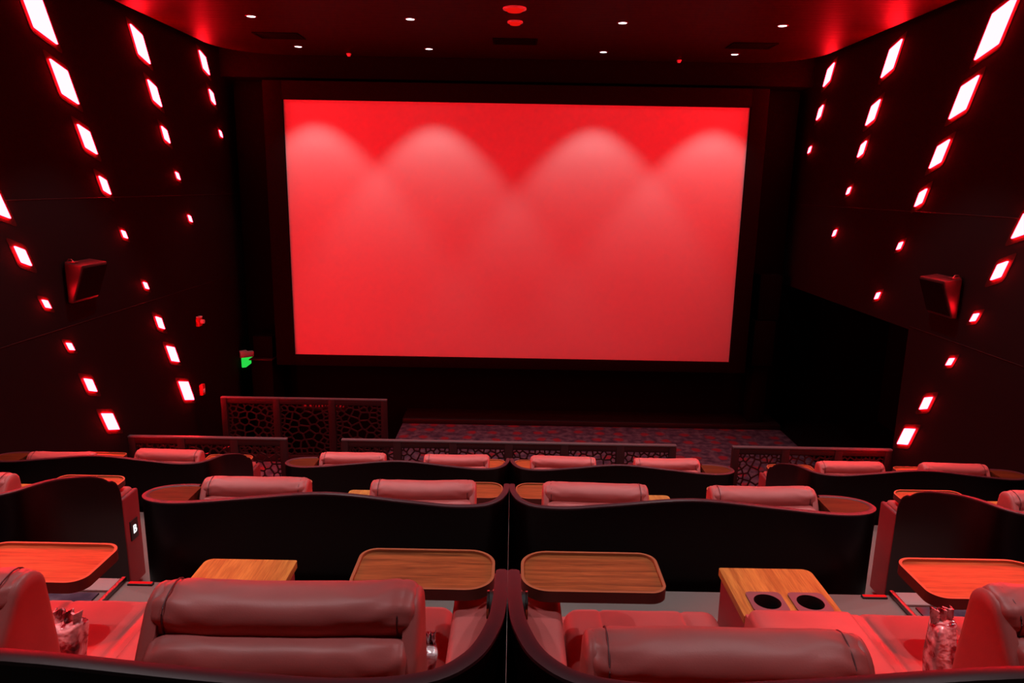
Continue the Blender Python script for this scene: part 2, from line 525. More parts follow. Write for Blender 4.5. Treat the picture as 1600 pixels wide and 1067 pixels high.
# ------------------------------------------------------------------ wall lamps
SIZE = {5: ((0.33, -0.092), (0.185, -0.385)), 4: ((0.26, -0.075), (0.145, -0.304)), 3: ((0.199, -0.064), (0.109, -0.226)),
        2: ((0.13, -0.047), (0.07, -0.155)), 1: ((0.072, -0.02), (0.046, -0.083))}
def round_poly(pts, r, n=4):
    out = []
    m = len(pts)
    for i in range(m):
        p = Vector(pts[i]); a = Vector(pts[i - 1]); b = Vector(pts[(i + 1) % m])
        u = (a - p).normalized(); v = (b - p).normalized()
        for j in range(n + 1):
            t = j / n
            q0 = p + u * r; q1 = p + v * r
            out.append((1 - t) ** 2 * q0 + 2 * t * (1 - t) * p + t * t * q1)
    return out
LAMP_ME = {}
def lamp_mesh(size, s):
    key = (size, s)
    if key in LAMP_ME: return LAMP_ME[key]
    t, d = Vector(SIZE[size][0]), Vector(SIZE[size][1])
    q = [-(t + d) / 2, (t - d) / 2, (t + d) / 2, (d - t) / 2]
    res = []
    for grow, h0, h1, name in ((0.0, 0.0, 0.017, 'glowing_panel'),):
        poly = round_poly(q, 0.012 if size > 1 else 0.007)
        bm = bmesh.new()
        A = [bm.verts.new((-s * h0, p.x, p.y)) for p in poly]
        B = [bm.verts.new((-s * h1, p.x, p.y)) for p in poly]
        bm.faces.new(A); bm.faces.new(B)
        n = len(poly)
        for i in range(n):
            bm.faces.new((A[i], A[(i + 1) % n], B[(i + 1) % n], B[i]))
        bmesh.ops.recalc_face_normals(bm, faces=bm.faces)
        me = bpy.data.meshes.new('wall_lamp'); bm.to_mesh(me); bm.free()
        me.materials.append(M_LAMP)
        res.append(me)
    LAMP_ME[key] = res[0]
    return res[0]
ORD = ['topmost', 'second down', 'third down', 'fourth down', 'fifth down', 'sixth down', 'seventh down', 'eighth down', 'lowest']
SZ = {5: 'very large', 4: 'large', 3: 'mid-sized', 2: 'small', 1: 'tiny'}
def halo_mesh(size, s):  # plate added round the lamp, standing in for its halo on the wall
    key = (size, s, 'halo_plate')
    if key in LAMP_ME: return LAMP_ME[key]
    t, d = Vector(SIZE[size][0]), Vector(SIZE[size][1])
    q = [-(t + d) / 2, (t - d) / 2, (t + d) / 2, (d - t) / 2]
    inn = round_poly(q, 0.012 if size > 1 else 0.007)
    w = 0.05 if size > 1 else 0.035
    # parallel offset of the four sides
    out = []
    for i in range(4):
        p = q[i]; a = (p - q[i - 1]).normalized(); b = (q[(i + 1) % 4] - p).normalized()
        k_ = w / max(0.2, abs(a.x * b.y - a.y * b.x))
        out.append(p + (a - b) * k_)
    out = round_poly(out, 0.05 if size > 1 else 0.03)
    bm = bmesh.new()
    A = [bm.verts.new((-s * 0.003, p.x, p.y)) for p in inn]
    B = [bm.verts.new((-s * 0.003, p.x, p.y)) for p in out]
    D = [bm.verts.new((s * 0.0, p.x, p.y)) for p in out]
    n = len(inn)
    for i in range(n):
        bm.faces.new((A[i], A[(i + 1) % n], B[(i + 1) % n], B[i]))
        bm.faces.new((B[i], B[(i + 1) % n], D[(i + 1) % n], D[i]))
    bmesh.ops.recalc_face_normals(bm, faces=bm.faces)
    me = bpy.data.meshes.new('halo_plate'); bm.to_mesh(me); bm.free()
    me.materials.append(M_HALO)
    LAMP_ME[key] = me
    return me
def lamp(s, y, z, size, label):
    t = root('wall_lamp', (s * WX, y, z), label, 'wall lamp', 'slanted red lamps on the %s wall' % ('left' if s < 0 else 'right'))
    for nm, me in (('glowing_panel', lamp_mesh(size, s)), ('halo_plate', halo_mesh(size, s))):
        o = bpy.data.objects.new(nm, me)
        COL.objects.link(o); o.parent = t
L1 = [(7.20, 5.41, 5), (7.507, 4.83, 4), (7.80, 4.298, 3), (8.042, 3.829, 2), (8.345, 3.277, 1), (8.726, 2.631, 1), (8.992, 2.117, 2), (9.26, 1.645, 3), (9.559, 1.053, 4)]
R1 = [(7.241, 5.424, 5), (7.59, 4.845, 4), (7.879, 4.309, 3), (8.121, 3.853, 2), (8.427, 3.30, 1), (8.792, 2.659, 1)]
L2 = [(9.101, 5.47, 4), (9.358, 4.946, 3), (9.56, 4.465, 2), (9.808, 3.954, 1), (10.08, 3.381, 1)]
R2 = [(9.163, 5.471, 4), (9.47, 4.883, 3), (9.649, 4.447, 2), (9.896, 3.918, 1), (10.18, 3.337, 1)]
L3 = [(10.921, 5.553, 3), (11.122, 5.108, 2), (11.351, 4.60, 1)]
R3 = [(10.941, 5.544, 3), (11.12, 5.041, 2), (11.361, 4.521, 1)]
L4 = [(6.325, 3.682, 3), (6.58, 3.194, 2), (6.828, 2.711, 1), (7.118, 2.226, 1), (7.384, 1.745, 2), (7.681, 1.237, 3)]
R4 = [(6.40, 3.66, 3), (6.647, 3.214, 2), (6.896, 2.731, 1), (7.169, 2.221, 1), (7.479, 1.682, 2), (7.761, 1.201, 3)]
def streak(s, lst, what, first=0, names=None):
    n = len(lst)
    for i, (y, z, size) in enumerate(lst):
        pos = 'lowest' if i == n - 1 else ORD[i]
        if names: pos = names[i]
        lamp(s, y, z, size, '%s slanted red lamp, %s of %s, %s wall' % (SZ[size], pos, what, 'left' if s < 0 else 'right'))
streak(-1, L1, 'the nine-lamp streak'); streak(1, R1, 'the six-lamp streak above the passage')
streak(-1, L2, 'the five-lamp streak'); streak(1, R2, 'the five-lamp streak')
streak(-1, L3, 'the short streak by the screen'); streak(1, R3, 'the short streak by the screen')
streak(-1, L4, 'the streak round the speaker'); streak(1, R4, 'the streak round the speaker')
# a few unseen lamps, guessed from the pattern, add red to the seats
for s in (-1, 1):
    side = 'left' if s < 0 else 'right'
    for (y, z, size) in [(6.06, 4.20, 4), (5.05, 4.30, 3), (3.00, 4.90, 4)]:
        lamp(s, y, z, size, 'slanted red lamp on the %s wall beside the seats, beyond the frame edge' % side)

# ------------------------------------------------------------------ ceiling fittings
def make_downlight():
    t = root('ceiling_downlight', (0, 0, 5.75), 'x', 'downlight', 'white downlights in the ceiling')
    bm = bmesh.new()
    n = 28
    prof = [(0.050, 0.0), (0.064, 0.0), (0.066, -0.004), (0.062, -0.008), (0.050, -0.009), (0.046, -0.004)]
    rings = [[bm.verts.new((r * math.cos(a * 2 * math.pi / n), r * math.sin(a * 2 * math.pi / n), z)) for a in range(n)] for r, z in prof]
    for i in range(len(prof)):
        A, B = rings[i], rings[(i + 1) % len(prof)]
        for a in range(n):
            bm.faces.new((A[a], A[(a + 1) % n], B[(a + 1) % n], B[a]))
    obj('trim_ring', bm, M_SPOTRING, t)
    bm = bmesh.new(); cyl(bm, (0, 0, -0.004), (0, 0, 1), 0.047, 0.006, 28)
    obj('lens', bm, M_SPOTLENS, t)
    l = bpy.data.objects.new('downlight_beam', SP_SCREEN)
    COL.objects.link(l); l.parent = t; l.location = (0, 0, -0.03)
    return t
def spot_data(watts, deg, blend, rad, wing=1.0):
    d = bpy.data.lights.new('downlight_beam', 'SPOT')
    d.energy = watts; d.spot_size = math.radians(deg); d.spot_blend = blend
    d.shadow_soft_size = rad; d.color = (1.0, 0.94, 0.95)
    if wing < 1.0:                               # reflector with a wide beam: less light straight down than near the cut-off
        d.use_nodes = True
        nt = d.node_tree
        e = next(n for n in nt.nodes if n.type == 'EMISSION')
        tc = nt.nodes.new('ShaderNodeTexCoord'); sx = nt.nodes.new('ShaderNodeSeparateXYZ'); ab = nt.nodes.new('ShaderNodeMath'); ab.operation = 'ABSOLUTE'
        mr = nt.nodes.new('ShaderNodeMapRange'); mr.interpolation_type = 'SMOOTHSTEP'
        mr.inputs['From Min'].default_value = 0.79; mr.inputs['From Max'].default_value = 0.98
        mr.inputs['To Min'].default_value = 1.0; mr.inputs['To Max'].default_value = wing
        nt.links.new(tc.outputs['Normal'], sx.inputs[0]); nt.links.new(sx.outputs['Z'], ab.inputs[0])
        nt.links.new(ab.outputs[0], mr.inputs['Value']); nt.links.new(mr.outputs[0], e.inputs['Strength'])
    return d
SP_SCREEN = spot_data(SCREEN_SPOT_W, 82, 0.42, 0.035, 0.72)
SP_FRONT = spot_data(SCREEN_SPOT_W * 0.12, 80, 0.4, 0.03)
SP_SEAT = {y: spot_data(SPOT_W * f, 84, 0.35, 0.03) for y, f in ((6.98, 1.3), (5.15, 0.95), (3.32, 0.9), (1.49, 0.75))}
first = make_downlight()
XS = (-3.05, -1.23, 1.2, 3.03)
names_x = ('leftmost', 'left-centre', 'right-centre', 'rightmost')
rows = [(10.64, 'in the row nearest the screen', SP_SCREEN, True), (8.81, 'in the second row back from the screen', SP_FRONT, True),
        (6.98, 'in the third row back, above the front seats', SP_SEAT[6.98], False), (5.15, 'in the fourth row back, above the middle seats', SP_SEAT[5.15], False),
        (3.32, 'in the fifth row back, above the middle seats', SP_SEAT[3.32], False), (1.49, 'in the sixth row back, above the nearest seats', SP_SEAT[1.49], False)]
used = False
for (y, rn, sd, vis) in rows:
    for x, nx_ in zip(XS, names_x):
        label = '%s small white downlight %s' % (nx_, rn)
        if not used:
            o = first; o.location = (x, y, 5.75); o['label'] = label; used = True
        else:
            o = copy_tree(first, (x, y, 5.75), label)
        next(c for c in o.children if c.type == 'LIGHT').data = sd
t0 = None
SP_RED = spot_data(RED_SPOT_W, 33, 0.35, 0.05); SP_RED.color = (1.0, 0.012, 0.01)
for s_, side in ((-1, 'left'), (1, 'right')):
    for y in (1.25,):
        o = copy_tree(first, (s_ * 1.75, y, 5.75), 'guessed red downlight over the outer %s seats of the nearest row, above the frame' % side, 'guessed red downlights over the nearest seats')
        for c in o.children:
            if c.type == 'LIGHT':
                c.data = SP_RED
                c.rotation_euler = Vector((0, 0, -1)).rotation_difference(Vector((-s_ * 0.12, 0.75, -3.0))).to_euler()
            elif c.name.startswith('lens'):
                c.data = c.data.copy(); c.data.materials[0] = M_REDLENS
# round ceiling discs; the larger two are given a red glow
def ceiling_disc(x, y, r, label):
    t = root('ceiling_light' if r > 0.05 else 'ceiling_sensor', (x, y, 5.75), label, 'ceiling light' if r > 0.05 else 'ceiling sensor')
    bm = bmesh.new(); cyl(bm, (0, 0, -0.008), (0, 0, 1), r, 0.016, 32)
    obj('base_plate', bm, M_WHITE, t)
    bm = bmesh.new(); cyl(bm, (0, 0, -0.026), (0, 0, 1), r * 0.62, 0.022, 32, r2=r * 0.85)
    obj('dome', bm, M_REDDOME if r > 0.05 else M_WHITE, t)
ceiling_disc(-0.035, 8.22, 0.125, 'larger of two round red lights in the middle of the ceiling')
ceiling_disc(-0.03, 8.86, 0.09, 'smaller round red ceiling light, between its larger twin and the black vent')
ceiling_disc(-2.46, 11.15, 0.035, 'tiny reddish ceiling sensor left of centre above the screen')
ceiling_disc(2.38, 11.2, 0.035, 'tiny reddish ceiling sensor right of centre above the screen')
def vent(x, y, label):
    t = root('ceiling_vent', (x, y, 5.75), label, 'air vent', 'black square air vents in the ceiling')
    bm = bmesh.new()
    w, d = 0.29, 0.19
    for b in ((-w, w, -d, -d + 0.03), (-w, w, d - 0.03, d), (-w, -w + 0.03, -d + 0.03, d - 0.03), (w - 0.03, w, -d + 0.03, d - 0.03)):
        rbox(bm, *b, -0.014, 0.0, r=0.003)
    obj('frame', bm, M_VENT, t)
    bm = bmesh.new()
    for i in range(6):
        yy = -d + 0.055 + i * 0.053
        rbox(bm, -w + 0.03, w - 0.03, yy - 0.016, yy + 0.016, -0.009, -0.004)
    rbox(bm, -w + 0.03, w - 0.03, -d + 0.03, d - 0.03, -0.003, -0.001)
    obj('louvres', bm, M_VENT, t)
vent(-3.08, 9.9, 'black ceiling air vent over the left side')
vent(-0.03, 10.0, 'black ceiling air vent in the middle before the screen')
vent(3.06, 10.0, 'black ceiling air vent over the right side')

# ------------------------------------------------------------------ surround speakers
def surround(s, label):
    t = root('surround_speaker', (s * WX, 7.13, 2.88), label, 'speaker')
    def X(d): return -s * d
    v = [(X(0.03), 0.0, 0.20), (X(0.22), 0.0, 0.17), (X(0.085), 0.0, -0.21), (X(0.03), 0.0, -0.21),
         (X(0.03), 0.44, 0.20), (X(0.22), 0.44, 0.17), (X(0.085), 0.44, -0.21), (X(0.03), 0.44, -0.21)]
    me = bpy.data.meshes.new('cabinet'); me.from_pydata(v, [], [(0, 1, 2, 3), (7, 6, 5, 4), (0, 4, 5, 1), (1, 5, 6, 2), (2, 6, 7, 3), (3, 7, 4, 0)])
    bm = bmesh.new(); bm.from_mesh(me)
    bmesh.ops.recalc_face_normals(bm, faces=bm.faces)
    bmesh.ops.bevel(bm, geom=list(bm.edges), offset=0.014, segments=3, profile=0.5, affect='EDGES')
    obj('cabinet', bm, M_SPK, t)
    g = [(X(0.224), 0.015, 0.14), (X(0.224), 0.425, 0.14), (X(0.102), 0.425, -0.185), (X(0.102), 0.015, -0.185)]
    g2 = [(a - X(0.02), b, c) for a, b, c in g]
    raw('grille', g + g2, [(0, 1, 2, 3), (7, 6, 5, 4), (0, 4, 5, 1), (1, 5, 6, 2), (2, 6, 7, 3), (3, 7, 4, 0)], M_GRILLE, t)
    bm = bmesh.new()
    xs = sorted((X(0.0), X(0.032))); rbox(bm, xs[0], xs[1], 0.08, 0.28, -0.15, 0.16, r=0.004)
    xs = sorted((X(0.02), X(0.12))); rbox(bm, xs[0], xs[1], 0.03, 0.10, 0.192, 0.204, r=0.003)
    obj('wall_bracket', bm, M_STEEL, t)
    bm = tube([(X(0.03), 0.05, 0.20), (X(0.05), 0.05, 0.225), (X(0.08), 0.05, 0.225), (X(0.10), 0.05, 0.20)], 0.006, 8)
    obj('safety_loop', bm, M_STEEL, t)
surround(-1, 'dark wedge-shaped surround speaker on the left wall')
surround(1, 'dark wedge-shaped surround speaker on the right wall')

# ------------------------------------------------------------------ alarms and exit sign on the left wall
t = root('alarm_sounder', (-WX, 10.08, 1.93), 'red fire alarm sounder with pale top on the left wall, above the call point', 'alarm')
box_obj('body', (0.0, 0.05, -0.06, 0.06, -0.065, 0.055), M_REDPL, t, r=0.008)
box_obj('cap', (0.0, 0.06, -0.045, 0.05, 0.055, 0.075), M_WHITE, t, r=0.008)
bm = bmesh.new(); cyl(bm, (0.07, 0.01, 0.0), (1, 0, 0), 0.03, 0.045, 20); obj('beacon', bm, M_WHITE, t)
t = root('fire_call_point', (-WX, 10.02, 0.94), 'small red fire call point on the left wall behind the lowest lamp of nine', 'alarm')
box_obj('box', (0.0, 0.05, -0.045, 0.045, -0.08, 0.08), M_REDPL, t, r=0.008)
box_obj('window_plate', (0.046, 0.054, -0.026, 0.026, -0.045, 0.01), M_WHITE, t, r=0.002)
t = root('exit_sign', (-WX + 0.03, 11.55, 1.02), 'small lit green exit sign with pale housing at the left of the screen', 'exit sign')
M4 = Matrix.Rotation(math.radians(35), 4, 'Z')
bm = bmesh.new(); rbox(bm, -0.03, 0.20, -0.05, 0.05, 0.03, 0.12, r=0.012, M=M4); obj('housing', bm, M_WHITE, t)
bm = bmesh.new(); rbox(bm, -0.03, 0.09, -0.04, 0.04, 0.11, 0.145, r=0.008, M=M4); obj('top_unit', bm, M_WHITE, t)
v = [M4 @ Vector(p) for p in [(0.0, -0.02, 0.03), (0.19, -0.02, 0.03), (0.18, -0.02, -0.06), (0.06, -0.02, -0.14), (0.0, -0.02, -0.14)]]
v2 = [M4 @ Vector(p) for p in [(0.0, 0.02, 0.03), (0.19, 0.02, 0.03), (0.18, 0.02, -0.06), (0.06, 0.02, -0.14), (0.0, 0.02, -0.14)]]
raw('green_panel', [tuple(p) for p in v + v2], [(0, 1, 2, 3, 4), (9, 8, 7, 6, 5)] + [(i, (i + 1) % 5, 5 + (i + 1) % 5, 5 + i) for i in range(5)], M_GREEN, t)
t = root('pale_strip', (-3.25, 11.99, 0.10), 'row of pale slots low on the wall, seen through the rear guard panel', 'vent strip')
bm = bmesh.new()
for i in range(7): rbox(bm, -0.36 + i * 0.105, -0.285 + i * 0.105, -0.012, -0.004, -0.018, 0.018, r=0.003)
obj('slots', bm, M_PALE, t)
box_obj('backing', (-0.4, 0.4, -0.005, 0.006, -0.09, 0.03), M_BLACK, t)

# ------------------------------------------------------------------ pierced guard panels
def clip(poly, p, n):
    out = []
    m = len(poly)
    for i in range(m):
        a, b = poly[i], poly[(i + 1) % m]
        da = (a[0] - p[0]) * n[0] + (a[1] - p[1]) * n[1]
        db = (b[0] - p[0]) * n[0] + (b[1] - p[1]) * n[1]
        if da <= 0: out.append(a)
        if (da < 0 < db) or (db < 0 < da):
            t = da / (da - db)
            out.append((a[0] + t * (b[0] - a[0]), a[1] + t * (b[1] - a[1])))
    return out
def inset(poly, d):
    m = len(poly)
    area = sum(poly[i][0] * poly[(i + 1) % m][1] - poly[(i + 1) % m][0] * poly[i][1] for i in range(m)) / 2
    if area < 0: poly = poly[::-1]
    cur = poly
    cx = sum(p[0] for p in poly) / m; cy = sum(p[1] for p in poly) / m
    for i in range(m):
        a, b = poly[i], poly[(i + 1) % m]
        L = math.hypot(b[0] - a[0], b[1] - a[1])
        if L < 1e-6: continue
        nx_, ny_ = (b[1] - a[1]) / L, -(b[0] - a[0]) / L
        cur = clip(cur, (a[0] - nx_ * d, a[1] - ny_ * d), (nx_, ny_))
        if len(cur) < 3: return None
    return cur
def pierced(w, h, count, seed, th=0.012):
    """Sheet of irregular cells: each cell a ring of metal round a hole."""
    rnd = random.Random(seed)
    pts = []
    tries = 0
    while len(pts) < count and tries < 9000:
        tries += 1
        p = (rnd.uniform(0, w), rnd.uniform(0, h))
        # finer cells near the border, larger in the middle
        e = min(p[0], w - p[0], p[1], h - p[1])
        dmin = 0.042 + 0.05 * min(1.0, e / (0.32 * w))
        if all(math.hypot(p[0] - q[0], p[1] - q[1]) > dmin for q in pts):
            pts.append(p)
    bm = bmesh.new()
    for i, p in enumerate(pts):
        poly = [(0, 0), (w, 0), (w, h), (0, h)]
        for j, q in enumerate(pts):
            if i == j: continue
            d = (q[0] - p[0], q[1] - p[1])
            if math.hypot(*d) > 0.5: continue
            poly = clip(poly, ((p[0] + q[0]) / 2, (p[1] + q[1]) / 2), d)
            if len(poly) < 3: break
        if len(poly) < 3: continue
        hole = inset(poly, 0.009)
        if hole is None or len(hole) < 3:
            f = [bm.verts.new((x, 0, z)) for x, z in poly]; bm.faces.new(f)
            g = [bm.verts.new((x, th, z)) for x, z in poly]; bm.faces.new(g[::-1])
            continue
        # ring between hole and cell: sample both by angle round the cell's centre
        cx = sum(a for a, _ in hole) / len(hole); cz = sum(b for _, b in hole) / len(hole)
        def hit(pl, a):
            dx, dz = math.cos(a), math.sin(a); best = None
            m = len(pl)
            for k_ in range(m):
                x1, z1 = pl[k_]; x2, z2 = pl[(k_ + 1) % m]
                den = dx * (z2 - z1) - dz * (x2 - x1)
                if abs(den) < 1e-12: continue
                t_ = ((x1 - cx) * (z2 - z1) - (z1 - cz) * (x2 - x1)) / den
                u_ = ((x1 - cx) * dz - (z1 - cz) * dx) / den
                if t_ > 0 and -1e-6 <= u_ <= 1 + 1e-6 and (best is None or t_ < best): best = t_
            return None if best is None else (cx + dx * best, cz + dz * best)
        angs = sorted({round(math.atan2(z - cz, x - cx), 5) for x, z in hole} | {round(math.atan2(z - cz, x - cx), 5) for x, z in poly})
        inn = [hit(hole, a) for a in angs]; out = [hit(poly, a) for a in angs]
        if any(x is None for x in inn + out): continue
        m = len(angs)
        fi = [bm.verts.new((x, 0, z)) for x, z in inn]; fo = [bm.verts.new((x, 0, z)) for x, z in out]
        bi = [bm.verts.new((x, th, z)) for x, z in inn]; bo = [bm.verts.new((x, th, z)) for x, z in out]
        for k_ in range(m):
            n_ = (k_ + 1) % m
            bm.faces.new((fo[k_], fo[n_], fi[n_], fi[k_]))
            bm.faces.new((bi[k_], bi[n_], bo[n_], bo[k_]))
            bm.faces.new((fi[k_], fi[n_], bi[n_], bi[k_]))
    me = bpy.data.meshes.new('pierced_panel')
    bm.to_mesh(me); bm.free()
    me.materials.append(M_GUARD)
    return me
PW, PH = 0.55, 0.76
SHEETS = [pierced(PW, PH, 78, s_) for s_ in (3, 11, 27)]
def guard(x0, x1, y, n, label, z0=0.0):
    t = root('guard_rail', ((x0 + x1) / 2, y, z0), label, 'guard panel', 'pierced guard panels before the front row')
    W = x1 - x0
    pitch = W / n
    hs = 0.95
    for i in range(n + 1):
        x = -W / 2 + i * pitch
        half = 0.045 if 0 < i < n else 0.04
        xx0 = x - half if 0 < i < n else (x if i == 0 else x - 0.08)
        xx1 = x + half if 0 < i < n else (x + 0.08 if i == 0 else x)
        box_obj('post', (xx0, xx1, -0.025, 0.025, 0.0, hs - 0.021), M_GUARD, t, r=0.004)
    box_obj('top_rail', (-W / 2, W / 2, -0.028, 0.028, hs - 0.02, hs), M_GUARD_TOP, t, r=0.004)
    bm = bmesh.new()
    rbox(bm, -W / 2 + 0.08, W / 2 - 0.08, -0.02, 0.02, hs - 0.09, hs - 0.0205, r=0.003)
    rbox(bm, -W / 2 + 0.08, W / 2 - 0.08, -0.02, 0.02, 0.0, 0.10, r=0.003)
    obj('cross_bars', bm, M_GUARD, t)
    for i in range(n):
        a = -W / 2 + i * pitch + (0.045 if i else 0.08); b = -W / 2 + (i + 1) * pitch - (0.045 if i < n - 1 else 0.08)
        p = bpy.data.objects.new('pierced_panel', SHEETS[(i * 2 + int(abs(x0) * 3)) % 3])
        COL.objects.link(p); p.parent = t
        p.location = (a, -0.006, 0.10); p.scale = ((b - a) / PW, 1, 1)
    return t
guard(-1.99, 1.96, 8.04, 6, 'long dark pierced guard panel between the two aisles, before the centre seats')
guard(-4.5, -2.63, 8.03, 3, 'dark pierced guard panel against the left wall, before the left seats')
guard(2.62, 4.5, 8.03, 3, 'dark pierced guard panel against the right wall, before the right seats')
guard(-4.06, -1.735, 9.66, 3, 'dark pierced guard panel standing alone nearer the screen')

# ------------------------------------------------------------------ twin privacy pods
PATH = [(0.0, 0.914), (0.0, 0.80), (0.0, 0.66), (0.0, 0.47), (0.001, 0.32), (0.012, 0.19), (0.05, 0.08), (0.13, 0.01), (0.28, -0.025), (0.50, -0.04), (0.875, -0.045),
        (1.25, -0.035), (1.48, -0.018), (1.64, 0.008), (1.755, 0.048), (1.822, 0.10), (1.838, 0.155), (1.812, 0.215), (1.745, 0.255), (1.66, 0.270), (1.60, 0.27)]
HGT = [0.66, 0.815, 0.905, 0.980, 1.030, 1.058, 1.068, 1.072, 1.082, 1.108, 1.143, 1.108, 1.078, 1.058, 1.048, 1.045, 1.045, 1.045, 1.045, 1.045, 1.045]
def smooth_path(pts, sub):
    """Catmull-Rom through the points."""
    out = []
    n = len(pts)
    for i in range(n - 1):
        p0, p1, p2, p3 = pts[max(i - 1, 0)], pts[i], pts[i + 1], pts[min(i + 2, n - 1)]
        for j in range(sub):
            t = j / sub
            out.append(tuple(0.5 * ((2 * b) + (-a + c) * t + (2 * a - 5 * b + 4 * c - d) * t * t + (-a + 3 * b - 3 * c + d) * t ** 3) for a, b, c, d in zip(p0, p1, p2, p3)))
    out.append(tuple(pts[-1]))
    return out
TH = 0.03
def shell_curves():
    P3 = smooth_path([(a, b, h) for (a, b), h in zip(PATH, HGT)], 6)
    # rounded leading corner at the wing tip: extra samples where the top falls to the front edge
    tip = []
    for (v, h) in ((0.914, 0.60), (0.914, 0.645), (0.911, 0.69), (0.902, 0.725), (0.888, 0.755), (0.866, 0.782), (0.838, 0.803)):
        tip.append((0.0, v, h))
    P3 = tip + [p for p in P3 if not (p[1] > 0.80 and p[0] < 0.05)]
    n = len(P3)
    inner = []
    for i, p in enumerate(P3):
        a = P3[max(i - 1, 0)]; b = P3[min(i + 1, n - 1)]
        dx, dy = b[0] - a[0], b[1] - a[1]
        L = math.hypot(dx, dy)
        if L < 1e-6: dx, dy, L = 0.0, -1.0, 1.0
        # travelling back along the wing and round the rear: the inside is on the left hand
        nx_, ny_ = -dy / L, dx / L
        inner.append((p[0] + nx_ * TH, p[1] + ny_ * TH, p[2]))
    return P3, inner
OUT, INN = shell_curves()

